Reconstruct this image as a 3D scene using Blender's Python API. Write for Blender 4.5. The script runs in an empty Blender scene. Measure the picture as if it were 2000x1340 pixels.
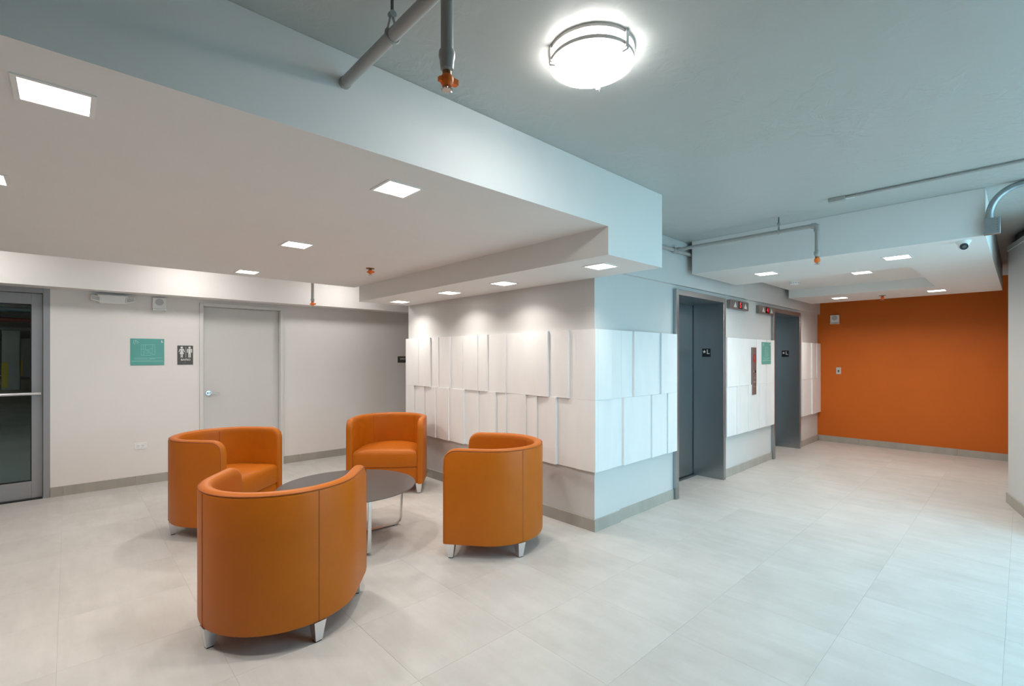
import bpy, bmesh, math, random
from mathutils import Vector, Matrix
R = math.radians
random.seed(7)
scene = bpy.context.scene
COL = scene.collection

# ------------------------------------------------------------------ camera, sky, exposure
cam_d = bpy.data.cameras.new('camera')
cam_d.sensor_width = 36.0
cam_d.lens = 16.74
cam_d.shift_y = 0.0135
cam_d.clip_start = 0.02
cam_d.clip_end = 300
cam = bpy.data.objects.new('camera', cam_d)
COL.objects.link(cam)
cam.location = (0, 0, 1.45)
cam.rotation_euler = (R(90), 0, R(-42.98))
scene.camera = cam

world = bpy.data.worlds.new('sky')
scene.world = world
world.use_nodes = True
bg = world.node_tree.nodes['Background']
bg.inputs['Color'].default_value = (0.42, 0.80, 1.0, 1)
bg.inputs['Strength'].default_value = 5.0

sun_d = bpy.data.lights.new('sun', 'SUN')
sun_d.energy = 60.0
sun_d.angle = R(0.6)
sun_d.color = (0.70, 0.90, 1.0)
sun = bpy.data.objects.new('sun', sun_d)
COL.objects.link(sun)
sun.rotation_euler = (R(-22), 0, R(12))      # high, from behind the building: lights the paving outside only

vs = scene.view_settings
vs.view_transform = 'Standard'
vs.look = 'None'
vs.exposure = 0.0
vs.gamma = 1.0
vs.use_curve_mapping = False

cy = scene.cycles
cy.use_adaptive_sampling = True
cy.adaptive_threshold = 0.06
cy.use_light_tree = False
cy.adaptive_min_samples = 12
cy.max_bounces = 5
cy.diffuse_bounces = 4
cy.glossy_bounces = 3
cy.transmission_bounces = 4
cy.transparent_max_bounces = 6
cy.caustics_reflective = False
cy.caustics_refractive = False
cy.sample_clamp_indirect = 6.0

WARM = (1.0, 0.925, 0.85)
DOWN_W, DOWN_SPREAD = 10.3, 160.0       # recessed downlights of the soffit: watts, degrees
STRIP_W, STRIP_SPREAD = 4.3, 132.0     # those of the low strip beside the cladding
CANOPY_W, CANOPY_SPREAD = 10.0, 155.0
DOME_E, DOME_SIDE = 34.0, 21.0         # emission of the drum lamps: bowl, side band

# ------------------------------------------------------------------ materials
def nodes_of(m):
    m.use_nodes = True
    return m.node_tree, m.node_tree.nodes['Principled BSDF']

def mat(name, col, rough=0.5, metal=0.0, spec=0.5, var=0.0, vscale=3.0, bump=0.0, bscale=40.0,
        stretch=(1, 1, 1), emit=None, estr=0.0, coat=0.0, per_object=False, detail=2.0):
    m = bpy.data.materials.new(name)
    nt, b = nodes_of(m)
    b.inputs['Base Color'].default_value = (*col, 1)
    b.inputs['Roughness'].default_value = rough
    b.inputs['Metallic'].default_value = metal
    b.inputs['Specular IOR Level'].default_value = spec
    b.inputs['Coat Weight'].default_value = coat
    if emit:
        b.inputs['Emission Color'].default_value = (*emit, 1)
        b.inputs['Emission Strength'].default_value = estr
    N, L = nt.nodes, nt.links
    if var or bump:
        tc = N.new('ShaderNodeTexCoord')
        mp = N.new('ShaderNodeMapping')
        mp.inputs['Scale'].default_value = stretch
        L.new(tc.outputs['Object'], mp.inputs['Vector'])
        if per_object:
            oi = N.new('ShaderNodeObjectInfo')
            sc = N.new('ShaderNodeMath'); sc.operation = 'MULTIPLY'; sc.inputs[1].default_value = 37.0
            L.new(oi.outputs['Random'], sc.inputs[0])
            L.new(sc.outputs[0], mp.inputs['Location'])
    if var:
        nz = N.new('ShaderNodeTexNoise')
        nz.inputs['Scale'].default_value = vscale
        nz.inputs['Detail'].default_value = detail
        nz.inputs['Roughness'].default_value = 0.62
        L.new(mp.outputs[0], nz.inputs['Vector'])
        rp = N.new('ShaderNodeValToRGB')
        rp.color_ramp.elements[0].position = 0.28
        rp.color_ramp.elements[1].position = 0.72
        rp.color_ramp.elements[0].color = (*[c * (1 - var) for c in col], 1)
        rp.color_ramp.elements[1].color = (*[min(1, c * (1 + var)) for c in col], 1)
        L.new(nz.outputs['Fac'], rp.inputs['Fac'])
        L.new(rp.outputs['Color'], b.inputs['Base Color'])
    if bump:
        n2 = N.new('ShaderNodeTexNoise')
        n2.inputs['Scale'].default_value = bscale
        n2.inputs['Detail'].default_value = 2
        L.new(mp.outputs[0], n2.inputs['Vector'])
        bp = N.new('ShaderNodeBump')
        bp.inputs['Strength'].default_value = bump
        bp.inputs['Distance'].default_value = 0.01
        L.new(n2.outputs['Fac'], bp.inputs['Height'])
        L.new(bp.outputs['Normal'], b.inputs['Normal'])
    return m

M = {}
M['wall'] = mat('painted_wall', (0.83, 0.795, 0.765), 0.6, spec=0.3, var=0.015, vscale=2)
M['soffit'] = mat('painted_plasterboard', (0.84, 0.83, 0.81), 0.65, spec=0.25, var=0.01, vscale=2)
M['grey_wall'] = mat('grey_painted_wall', (0.64, 0.64, 0.63), 0.6, spec=0.3, var=0.015, vscale=2)
M['dark_wall'] = mat('bounce_cutting_wall', (0.30, 0.30, 0.30), 0.7, var=0.02, vscale=2)  # for unseen walls, darkened to cut the light they bounce back
M['orange_wall'] = mat('orange_painted_wall', (0.60, 0.135, 0.012), 0.55, spec=0.3, var=0.03, vscale=2)
M['panel'] = mat('whitewashed_cast_panel', (0.82, 0.825, 0.825), 0.6, spec=0.3, var=0.035, vscale=5, bump=0.12, bscale=14,
                 stretch=(1, 1, 0.35), per_object=True)
M['base_tile'] = mat('skirting_tile', (0.40, 0.375, 0.33), 0.5, var=0.10, vscale=6, stretch=(1, 1, 0.3), per_object=True)
M['grout'] = mat('floor_grout', (0.53, 0.51, 0.485), 0.8, var=0.05, vscale=4)
M['white'] = mat('white_plastic', (0.90, 0.90, 0.88), 0.45, var=0.01, vscale=5)
M['grey_plastic'] = mat('grey_plastic', (0.55, 0.55, 0.54), 0.5, var=0.02, vscale=5)
M['black'] = mat('black_plastic', (0.012, 0.013, 0.016), 0.35, var=0.05, vscale=5)
M['leather'] = mat('orange_leather', (0.47, 0.120, 0.003), 0.45, spec=0.3, var=0.03, vscale=6, bump=0.05, bscale=260)
M['piping'] = mat('orange_stitching', (0.34, 0.075, 0.004), 0.55, var=0.03, vscale=8)
M['alu'] = mat('satin_aluminium', (0.80, 0.81, 0.82), 0.32, metal=1.0, var=0.02, vscale=6)
M['chrome'] = mat('polished_steel', (0.72, 0.70, 0.68), 0.16, metal=1.0, var=0.02, vscale=6)
M['table_top'] = mat('dark_table_top', (0.085, 0.075, 0.07), 0.28, spec=0.5, var=0.03, vscale=4)
M['doorframe'] = mat('grey_aluminium_door', (0.34, 0.345, 0.36), 0.42, metal=0.35, var=0.02, vscale=4)
M['door_paint'] = mat('grey_painted_door', (0.68, 0.66, 0.635), 0.5, spec=0.35, var=0.015, vscale=2)
M['frame_paint'] = mat('pale_grey_frame', (0.73, 0.71, 0.685), 0.45, spec=0.35, var=0.01, vscale=2)
M['pipe'] = mat('grey_painted_pipe', (0.40, 0.39, 0.375), 0.38, var=0.03, vscale=6)
M['galv'] = mat('galvanised_steel', (0.38, 0.42, 0.44), 0.36, metal=0.9, var=0.08, vscale=30)
M['nickel'] = mat('satin_nickel_ring', (0.62, 0.59, 0.57), 0.4, metal=0.2, var=0.02, vscale=6)
M['rod'] = mat('dark_threaded_rod', (0.16, 0.16, 0.15), 0.5, metal=0.6, var=0.05, vscale=30)
M['orange_cap'] = mat('orange_protective_cap', (1.0, 0.21, 0.02), 0.5, var=0.03, vscale=20)
M['brass'] = mat('dark_brass', (0.30, 0.16, 0.08), 0.4, metal=0.8, var=0.05, vscale=30)
M['teal'] = mat('teal_sign', (0.11, 0.38, 0.33), 0.35, var=0.05, vscale=3)
M['teal_line'] = mat('pale_teal_print', (0.33, 0.62, 0.55), 0.4, var=0.02, vscale=5)
M['sign_grey'] = mat('dark_grey_sign', (0.085, 0.08, 0.07), 0.5, var=0.03, vscale=5)
M['print'] = mat('white_print', (0.80, 0.79, 0.76), 0.5, var=0.01, vscale=5)
M['red_print'] = mat('red_print', (0.45, 0.03, 0.03), 0.5, var=0.02, vscale=5)
M['plate'] = mat('brown_steel_plate', (0.26, 0.225, 0.21), 0.38, metal=0.6, var=0.04, vscale=10)
M['red_led'] = mat('red_display', (0.25, 0.0, 0.01), 0.4, emit=(1, 0.03, 0.06), estr=1.2, var=0.02)
M['arrow_lamp'] = mat('arrow_lens', (0.80, 0.80, 0.78), 0.35, var=0.02)
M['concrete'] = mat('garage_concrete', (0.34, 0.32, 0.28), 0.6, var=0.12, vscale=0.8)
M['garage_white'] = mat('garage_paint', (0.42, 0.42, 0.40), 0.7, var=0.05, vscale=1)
M['yellow'] = mat('yellow_paint', (0.62, 0.46, 0.04), 0.5, var=0.05, vscale=4)
M['red_pipe'] = mat('red_pipe_paint', (0.30, 0.05, 0.035), 0.5, var=0.05, vscale=4)
M['lens'] = mat('dark_lens', (0.012, 0.018, 0.024), 0.12, var=0.02)
M['paving'] = mat('outdoor_paving', (0.52, 0.52, 0.50), 0.8, var=0.1, vscale=1)
M['diffuser'] = mat('lit_diffuser', (0.9, 0.9, 0.9), 0.5, emit=(1, 0.965, 0.93), estr=9.0, var=0.005)
M['drum_side'] = mat('lit_opal_side_glass', (0.9, 0.9, 0.9), 0.4, emit=(1, 0.97, 0.94), estr=DOME_SIDE, var=0.005)
M['drum_glass'] = mat('lit_opal_glass', (0.9, 0.9, 0.9), 0.4, emit=(1, 0.97, 0.94), estr=DOME_E, var=0.005)
M['garage_fill_lamp'] = mat('garage_fill_tube', (0.9, 0.9, 0.9), 0.5, emit=(0.95, 1, 0.92), estr=130.0, var=0.005)

def floor_tile_material():
    m = bpy.data.materials.new('concrete_look_floor_tile')
    nt, b = nodes_of(m)
    N, L = nt.nodes, nt.links
    tc = N.new('ShaderNodeTexCoord'); oi = N.new('ShaderNodeObjectInfo')
    mul = N.new('ShaderNodeMath'); mul.operation = 'MULTIPLY'; mul.inputs[1].default_value = 91.0
    L.new(oi.outputs['Random'], mul.inputs[0])
    def noise(scale, stretch, detail):
        mp = N.new('ShaderNodeMapping'); mp.inputs['Scale'].default_value = stretch
        L.new(tc.outputs['Object'], mp.inputs['Vector']); L.new(mul.outputs[0], mp.inputs['Location'])
        nz = N.new('ShaderNodeTexNoise'); nz.inputs['Scale'].default_value = scale
        nz.inputs['Detail'].default_value = detail; nz.inputs['Roughness'].default_value = 0.65
        L.new(mp.outputs[0], nz.inputs['Vector'])
        return nz
    n1 = noise(2.6, (1, 1, 1), 6)
    n2 = noise(5.0, (2.2, 0.35, 1), 5)
    mx = N.new('ShaderNodeMix'); mx.data_type = 'FLOAT'; mx.inputs[0].default_value = 0.45
    L.new(n1.outputs['Fac'], mx.inputs[2]); L.new(n2.outputs['Fac'], mx.inputs[3])
    ad = N.new('ShaderNodeMath'); ad.operation = 'MULTIPLY_ADD'; ad.inputs[1].default_value = 0.05
    L.new(oi.outputs['Random'], ad.inputs[0]); L.new(mx.outputs[0], ad.inputs[2])
    rp = N.new('ShaderNodeValToRGB')
    e = rp.color_ramp.elements
    e[0].position = 0.30; e[0].color = (0.475, 0.455, 0.425, 1)
    e[1].position = 0.72; e[1].color = (0.62, 0.60, 0.57, 1)
    L.new(ad.outputs[0], rp.inputs['Fac']); L.new(rp.outputs['Color'], b.inputs['Base Color'])
    b.inputs['Roughness'].default_value = 0.46
    b.inputs['Specular IOR Level'].default_value = 0.4
    return m
M['tile'] = floor_tile_material()

def ceiling_material():
    m = bpy.data.materials.new('grey_painted_concrete_ceiling')
    nt, b = nodes_of(m)
    N, L = nt.nodes, nt.links
    tc = N.new('ShaderNodeTexCoord')
    a = N.new('ShaderNodeTexNoise'); a.inputs['Scale'].default_value = 1.3; a.inputs['Detail'].default_value = 4
    c = N.new('ShaderNodeTexNoise'); c.inputs['Scale'].default_value = 11; c.inputs['Detail'].default_value = 8
    c.inputs['Distortion'].default_value = 1.2
    for n in (a, c): L.new(tc.outputs['Object'], n.inputs['Vector'])
    rp = N.new('ShaderNodeValToRGB')
    rp.color_ramp.elements[0].position = 0.48; rp.color_ramp.elements[1].position = 0.62
    L.new(a.outputs['Fac'], rp.inputs['Fac'])
    mu = N.new('ShaderNodeMath'); mu.operation = 'MULTIPLY'
    L.new(rp.outputs['Color'], mu.inputs[0]); L.new(c.outputs['Fac'], mu.inputs[1])
    bp = N.new('ShaderNodeBump'); bp.inputs['Strength'].default_value = 0.5; bp.inputs['Distance'].default_value = 0.02
    L.new(mu.outputs[0], bp.inputs['Height']); L.new(bp.outputs['Normal'], b.inputs['Normal'])
    b.inputs['Base Color'].default_value = (0.50, 0.52, 0.50, 1)
    b.inputs['Roughness'].default_value = 0.42
    return m
M['ceiling'] = ceiling_material()

def brushed_steel():
    m = bpy.data.materials.new('brushed_stainless_steel')
    nt, b = nodes_of(m)
    N, L = nt.nodes, nt.links
    tc = N.new('ShaderNodeTexCoord'); mp = N.new('ShaderNodeMapping')
    mp.inputs['Scale'].default_value = (260, 260, 1.2)
    L.new(tc.outputs['Object'], mp.inputs['Vector'])
    nz = N.new('ShaderNodeTexNoise'); nz.inputs['Scale'].default_value = 1.0; nz.inputs['Detail'].default_value = 3
    L.new(mp.outputs[0], nz.inputs['Vector'])
    mr = N.new('ShaderNodeMapRange'); mr.inputs[3].default_value = 0.24; mr.inputs[4].default_value = 0.40
    L.new(nz.outputs['Fac'], mr.inputs[0]); L.new(mr.outputs[0], b.inputs['Roughness'])
    b.inputs['Base Color'].default_value = (0.40, 0.42, 0.43, 1)
    b.inputs['Metallic'].default_value = 1.0
    b.inputs['Anisotropic'].default_value = 0.5
    return m
M['steel'] = brushed_steel()

def pane_glass():
    m = bpy.data.materials.new('door_glass')
    m.use_nodes = True
    nt = m.node_tree; N, L = nt.nodes, nt.links
    N.remove(N['Principled BSDF'])
    out = N['Material Output']
    tr = N.new('ShaderNodeBsdfTransparent'); tr.inputs['Color'].default_value = (0.72, 0.73, 0.70, 1)
    gl = N.new('ShaderNodeBsdfGlossy'); gl.inputs['Roughness'].default_value = 0.03
    fr = N.new('ShaderNodeFresnel'); fr.inputs['IOR'].default_value = 1.5
    mx = N.new('ShaderNodeMixShader')
    L.new(fr.outputs[0], mx.inputs[0]); L.new(tr.outputs[0], mx.inputs[1]); L.new(gl.outputs[0], mx.inputs[2])
    L.new(mx.outputs[0], out.inputs['Surface'])
    return m
M['glass'] = pane_glass()

# ------------------------------------------------------------------ mesh helpers
class MB:
    def __init__(self):
        self.v, self.f = [], []
    def add(self, vs_, fs_):
        o = len(self.v)
        self.v += [tuple(p) for p in vs_]
        self.f += [tuple(i + o for i in q) for q in fs_]
        return self
    def box(self, x0, x1, y0, y1, z0, z1):
        x0, x1 = sorted((x0, x1)); y0, y1 = sorted((y0, y1)); z0, z1 = sorted((z0, z1))
        return self.hexa([(x0, y0, z0), (x1, y0, z0), (x1, y1, z0), (x0, y1, z0),
                          (x0, y0, z1), (x1, y0, z1), (x1, y1, z1), (x0, y1, z1)])
    def hexa(self, p):
        return self.add(p, [(0, 3, 2, 1), (4, 5, 6, 7), (0, 1, 5, 4), (1, 2, 6, 5), (2, 3, 7, 6), (3, 0, 4, 7)])
    def prism(self, poly, lo, hi, axis='z'):
        """polygon extruded along an axis; poly holds the two other coordinates in x,y,z order"""
        n = len(poly)
        def pt(a, b, c):
            return {'z': (a, b, c), 'y': (a, c, b), 'x': (c, a, b)}[axis]
        vs_ = [pt(a, b, lo) for a, b in poly] + [pt(a, b, hi) for a, b in poly]
        fs_ = [tuple(range(n))[::-1], tuple(range(n, 2 * n))]
        fs_ += [(i, (i + 1) % n, n + (i + 1) % n, n + i) for i in range(n)]
        return self.add(vs_, fs_)
    def cyl(self, p0, p1, r0, r1=None, n=20, caps=True):
        r1 = r0 if r1 is None else r1
        p0, p1 = Vector(p0), Vector(p1)
        d = (p1 - p0).normalized()
        a = d.orthogonal().normalized(); b = d.cross(a)
        vs_ = []
        for p, r in ((p0, r0), (p1, r1)):
            vs_ += [p + a * (r * math.cos(2 * math.pi * i / n)) + b * (r * math.sin(2 * math.pi * i / n)) for i in range(n)]
        fs_ = [(i, (i + 1) % n, n + (i + 1) % n, n + i) for i in range(n)]
        if caps:
            fs_ += [tuple(range(n))[::-1], tuple(range(n, 2 * n))]
        return self.add(vs_, fs_)
    def tube(self, pts, r, n=12, closed=False):
        pts = [Vector(p) for p in pts]
        m = len(pts)
        up = None
        rings = []
        for i, p in enumerate(pts):
            if closed:
                t = (pts[(i + 1) % m] - pts[i - 1]).normalized()
            else:
                t = (pts[min(i + 1, m - 1)] - pts[max(i - 1, 0)]).normalized()
            if up is None:
                up = t.orthogonal().normalized()
            up = (up - t * up.dot(t)).normalized()
            w = t.cross(up)
            rings.append([p + up * (r * math.cos(2 * math.pi * k / n)) + w * (r * math.sin(2 * math.pi * k / n)) for k in range(n)])
        vs_ = [q for ring in rings for q in ring]
        fs_ = []
        for i in range(m if closed else m - 1):
            j = (i + 1) % m
            fs_ += [(i * n + k, i * n + (k + 1) % n, j * n + (k + 1) % n, j * n + k) for k in range(n)]
        if not closed:
            fs_ += [tuple(range(n))[::-1], tuple((m - 1) * n + k for k in range(n))]
        return self.add(vs_, fs_)
    def lathe(self, prof, c=(0, 0, 0), n=32):
        """profile of (r, z), about the vertical through c"""
        vs_, fs_ = [], []
        m = len(prof)
        for i in range(n):
            t = 2 * math.pi * i / n
            vs_ += [(c[0] + r * math.cos(t), c[1] + r * math.sin(t), c[2] + z) for r, z in prof]
        for i in range(n):
            j = (i + 1) % n
            fs_ += [(i * m + k, j * m + k, j * m + k + 1, i * m + k + 1) for k in range(m - 1)]
        return self.add(vs_, fs_)
    def xf(self, fn):
        self.v = [fn(*p) for p in self.v]
        return self
    def mesh(self, name, material, smooth=None):
        me = bpy.data.meshes.new(name)
        me.from_pydata(self.v, [], self.f)
        bm = bmesh.new(); bm.from_mesh(me)
        bmesh.ops.remove_doubles(bm, verts=bm.verts, dist=1e-6)
        bmesh.ops.recalc_face_normals(bm, faces=bm.faces)
        bm.to_mesh(me); bm.free()
        if material is not None:
            me.materials.append(material)
        if smooth is not None:
            me.shade_smooth()
            me.set_sharp_from_angle(angle=R(smooth))
        return me
    def build(self, name, material, parent=None, smooth=None, bevel=0.0):
        me = self.mesh(name, material, smooth)
        o = bpy.data.objects.new(name, me)
        COL.objects.link(o)
        if parent is not None:
            o.parent = parent
        if bevel:
            bv = o.modifiers.new('edge_rounding', 'BEVEL')
            bv.width = bevel; bv.segments = 2; bv.limit_method = 'ANGLE'
            me.shade_smooth(); me.set_sharp_from_angle(angle=R(35))
        return o

def tag(o, label=None, cat=None, group=None, kind=None):
    if label: o['label'] = label
    if cat: o['category'] = cat
    if group: o['group'] = group
    if kind: o['kind'] = kind
    return o

def thing(name, label, cat, loc=(0, 0, 0), rz=0.0, group=None):
    o = bpy.data.objects.new(name, None)
    o.empty_display_size = 0.1
    COL.objects.link(o)
    o.location = loc
    o.rotation_euler = (0, 0, rz)
    return tag(o, label, cat, group)

def struct(name, mb, material, **k):
    return tag(mb.build(name, material, **k), kind='structure')

def struct_empty(name, loc=(0, 0, 0)):
    o = bpy.data.objects.new(name, None)
    COL.objects.link(o)
    o.location = loc
    return tag(o, kind='structure')

def piece(name, me, parent, loc=(0, 0, 0), rz=0.0):
    o = bpy.data.objects.new(name, me)
    COL.objects.link(o)
    o.parent = parent
    o.location = loc
    o.rotation_euler = (0, 0, rz)
    return o

def text(name, body, size, parent, loc, rot, material, extrude=0.0006, align='CENTER', sx=1.0):
    cu = bpy.data.curves.new(name, 'FONT')
    cu.body = body; cu.size = size; cu.extrude = extrude
    cu.align_x = align; cu.align_y = 'CENTER'
    cu.offset = size * 0.012
    cu.materials.append(material)
    tmp = bpy.data.objects.new('lettering_source', cu)
    COL.objects.link(tmp)
    me = bpy.data.meshes.new_from_object(tmp.evaluated_get(bpy.context.evaluated_depsgraph_get()))
    me.name = name
    bpy.data.objects.remove(tmp); bpy.data.curves.remove(cu)
    if not me.materials: me.materials.append(material)
    o = bpy.data.objects.new(name, me)
    COL.objects.link(o)
    o.parent = parent; o.location = loc; o.rotation_euler = rot; o.scale = (sx, 1, 1)
    return o

# ------------------------------------------------------------------ key measures (metres, camera over the origin)
ZC = 2.64                 # concrete ceiling
ZS = 2.285                # plasterboard soffit over the seating
ZB = 2.104                # its lower strip beside the cladding
XL, YE = 3.19, 2.42       # corner of the elevator block
YEND = 5.37               # far end of the block
YW = 6.84                 # wall with the restroom door
XO = 9.53                 # orange wall
XLEFT, YFRONT = -2.2, -2.2

# ------------------------------------------------------------------ floor
floor = struct('floor', MB().prism([(XLEFT, YFRONT), (2.1, YFRONT), (2.1, -.55), (XO + .1, -.55), (XO + .1, YW), (XLEFT, YW)], -0.12, -0.0012, 'z'), M['grout'])
P = 0.5935
tm = MB()
h, ch = 0.29645, 0.0004
tm.add([(-h, -h, -.004), (h, -h, -.004), (h, h, -.004), (-h, h, -.004),
        (-h, -h, -ch), (h, -h, -ch), (h, h, -ch), (-h, h, -ch),
        (-h + ch, -h + ch, 0), (h - ch, -h + ch, 0), (h - ch, h - ch, 0), (-h + ch, h - ch, 0)],
       [(0, 1, 5, 4), (1, 2, 6, 5), (2, 3, 7, 6), (3, 0, 4, 7), (4, 5, 9, 8), (5, 6, 10, 9), (6, 7, 11, 10), (7, 4, 8, 11), (8, 9, 10, 11)])
tile_me = tm.mesh('tile', M['tile'])
X0T, Y0T = 1.147, 0.063
def clip_tile(xa, xb, ya, yb):
    return MB().box(xa, xb, ya, yb, -.004, 0).mesh('tile', M['tile'])
for i in range(-5, 15):
    for j in range(-3, 12):
        xa, xb = X0T + i * P, X0T + (i + 1) * P
        ya, yb = Y0T + j * P, Y0T + (j + 1) * P
        xa2, xb2, ya2, yb2 = max(xa, XLEFT), min(xb, XO), max(ya, YFRONT), min(yb, YW)
        if xb2 - xa2 < .02 or yb2 - ya2 < .02:
            continue
        if xa > XL - .02 and ya > YE - .03:          # under the elevator block and beyond it
            continue
        if xa > 2.05 and ya < -0.6:                   # behind the entrance wall
            continue
        if (xa2, xb2, ya2, yb2) == (xa, xb, ya, yb) or (xb2 - xa2 > P - .002 and yb2 - ya2 > P - .002):
            piece('tile', tile_me, floor, ((xa + xb) / 2, (ya + yb) / 2, 0))
        else:
            m_ = MB().box(-(xb2 - xa2) / 2 + .001, (xb2 - xa2) / 2 - .001, -(yb2 - ya2) / 2 + .001, (yb2 - ya2) / 2 - .001, -.004, 0)
            piece('tile', m_.mesh('tile', M['tile']), floor, ((xa2 + xb2) / 2, (ya2 + yb2) / 2, 0))
# floor inside the two elevator doorways
for xa, xb in ((4.575, 5.64), (7.355, 8.44)):
    m_ = MB().box(-(xb - xa) / 2, (xb - xa) / 2, -.16, .16, -.004, -.0003)
    piece('tile', m_.mesh('tile', M['tile']), floor, ((xa + xb) / 2, 2.60, 0))

# ------------------------------------------------------------------ ceiling, soffits, canopy
struct('ceiling', MB().prism([(XLEFT, YFRONT), (2.1, YFRONT), (2.1, -.75), (XO + .1, -.75), (XO + .1, YW + .1), (XLEFT, YW + .1)], ZC, ZC + .12, 'z'), M['ceiling'])
prof = [(XLEFT, ZS), (2.525, ZS), (2.525, ZB), (XL, ZB), (XL, ZC - .001), (XLEFT, ZC - .001)]
sof = MB().prism(prof, 1.807, YEND, 'y')
sof.box(XLEFT, 2.525, YEND, 5.49, ZS, ZC - .001)
struct('ceiling_soffit', sof, M['soffit'])
can = MB()
CX0, CX1, CX2, CX3, CY0, CY1, CY2, CZ, CZR = 4.713, 5.82, 7.69, 8.78, 0.18, 0.725, 2.33, 2.304, 2.424
can.prism([(CX0, CY0), (CX3, CY0), (CX3, CY2), (CX2, CY2), (CX2, CY1), (CX1, CY1), (CX1, CY2), (CX0, CY2)], CZ, ZC - .001, 'z')
can.box(CX1, CX2, CY1, CY2, CZR, ZC - .001)
struct('ceiling_canopy', can, M['soffit'])

# ------------------------------------------------------------------ walls
wb = MB()
for a, b_, z0, z1 in ((XLEFT, -1.26, 0, ZC), (-1.26, -0.137, 2.17, ZC), (-0.137, 1.172, 0, ZC), (1.172, 2.13, 2.107, ZC), (2.13, XO, 0, ZC)):
    wb.box(a, b_, YW, YW + .16, z0, z1)
struct('wall_back', wb, M['wall'])
struct('beam', MB().box(XLEFT, XO, 6.58, YW, 2.15, ZC - .001), M['wall'])
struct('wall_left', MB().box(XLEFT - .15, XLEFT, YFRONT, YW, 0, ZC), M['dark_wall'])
# elevator block: corner block, piers and shaft walls
YR = YE + .015
wall_seat = struct('wall_seating', MB().box(XL, 3.55, YE, YEND, 0, ZC - .001).box(3.55, 4.513, YR, YEND, 0, ZC - .001), M['grey_wall'])
wall_mid = struct('wall_elevator', MB().box(5.697, 7.295, YR, YEND, 0, ZC - .001), M['grey_wall'])
wall_far = struct('wall_far', MB().box(8.499, XO, YR, YEND, 0, ZC - .001), M['grey_wall'])
struct('beam_elevator', MB().box(3.55, XO, 2.395, YR, 2.185, ZC - .001).box(4.513, 5.697, YR, 2.84, 2.145, ZC - .001).box(7.295, 8.499, YR, 2.84, 2.145, ZC - .001), M['grey_wall'])
struct('wall_shaft', MB().box(4.513, 5.697, 2.84, 2.95, 0, ZC - .001), M['grey_wall'])
struct('wall_shaft_far', MB().box(7.295, 8.499, 2.84, 2.95, 0, ZC - .001), M['grey_wall'])
struct('wall_leak_stop', MB().box(7.0, 7.15, YEND, YW, 0, ZC - .001), M['wall'])  # unseen wall, added to stop sky light leaking onto the back wall
# orange wall, the pale band above it
struct('wall_right', MB().box(XO, XO + .15, 0.1, YE + .02, 0, 2.585), M['orange_wall'])
struct('trim_1', MB().box(XO, XO + .15, 0.1, YE + .02, 2.585, ZC), M['wall'])
# angled entrance wall on the right, with a shallow ledge near its top
ent = [(6.84, 0.10), (5.60, -0.17), (5.42, YFRONT), (XO, YFRONT), (XO, 0.10)]
struct('wall_entrance', MB().prism(ent[::-1], 0, 2.53, 'z'), M['grey_wall'])
struct('trim_2', MB().prism([(6.86, .115), (5.58, -.163), (5.60, -.20), (6.87, .08)], 2.50, 2.545, 'z'), M['grey_wall'])
struct('gap_shade_fill', MB().prism([(6.80, .05), (5.64, -.21), (5.46, YFRONT), (XO, YFRONT), (XO, .05)][::-1], 2.53, ZC, 'z'), M['rod'])  # dark block paints the shadowed gap between ledge and ceiling
# front wall behind the camera with the wide daylight opening
wf = MB()
OPX0, OPX1, OPZ, YOPEN = 1.9, 5.58, 2.55, -0.55
wf.box(XLEFT, OPX0, YFRONT - .2, YFRONT, 0, ZC)
wf.box(OPX0, OPX0 + .2, YFRONT, YOPEN, 0, ZC)
wf.box(OPX0 + .2, OPX1, YOPEN - .2, YOPEN, OPZ, ZC)
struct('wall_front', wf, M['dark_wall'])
struct('ground_outside', MB().prism([(OPX0 + .2, YOPEN), (OPX0 + .2, YFRONT - .2), (-30, YFRONT - .2), (-30, -60), (40, -60), (40, YFRONT - .2), (OPX1 + .1, YFRONT - .2), (OPX1 + .1, YOPEN)][::-1], -.15, -.003, 'z'), M['paving'])

# ------------------------------------------------------------------ skirting tiles
def skirting(name, segs, h_=0.10, t=0.012):
    """segs: (axis, fixed, a0, a1, outward) runs cut at the floor joints"""
    root = struct_empty(name)
    for axis, fx, a0, a1, out in segs:
        base = X0T if axis == 'x' else Y0T
        k = math.floor((a0 - base) / P)
        cuts = [a0]
        while base + (k + 1) * P < a1 - .03:
            k += 1
            if base + k * P > a0 + .03: cuts.append(base + k * P)
        cuts.append(a1)
        for p, q in zip(cuts, cuts[1:]):
            m_ = MB()
            L_ = (q - p) / 2 - .0008
            lo, hi = sorted((0, out * t))
            if axis == 'x':
                m_.box(-L_, L_, lo, hi, 0, h_); loc = ((p + q) / 2, fx, 0)
            else:
                m_.box(lo, hi, -L_, L_, 0, h_); loc = (fx, (p + q) / 2, 0)
            piece('skirting_tile', m_.mesh('skirting_tile', M['base_tile']), root, loc)
    return root
skirting('baseboard_back', [('x', YW, -0.137, 1.172, -1), ('x', YW, 2.13, 5.2, -1)])
skirting('baseboard_seating', [('y', XL, YE - .012, YEND, -1)])
skirting('baseboard_elevator', [('x', YE, XL, 3.55, -1), ('x', YR, 3.55, 4.51, -1), ('x', YR, 5.70, 7.29, -1), ('x', YR, 8.50, XO - .012, -1)])
skirting('baseboard_right', [('y', XO, 0.11, YE, -1)])
bb = struct_empty('baseboard_entrance')
d_ = (Vector((5.60, -.17)) - Vector((6.84, .10)))
Ld = d_.length; d_.normalize(); nrm = Vector((d_.y, -d_.x))
if nrm.y < 0: nrm = -nrm
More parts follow.
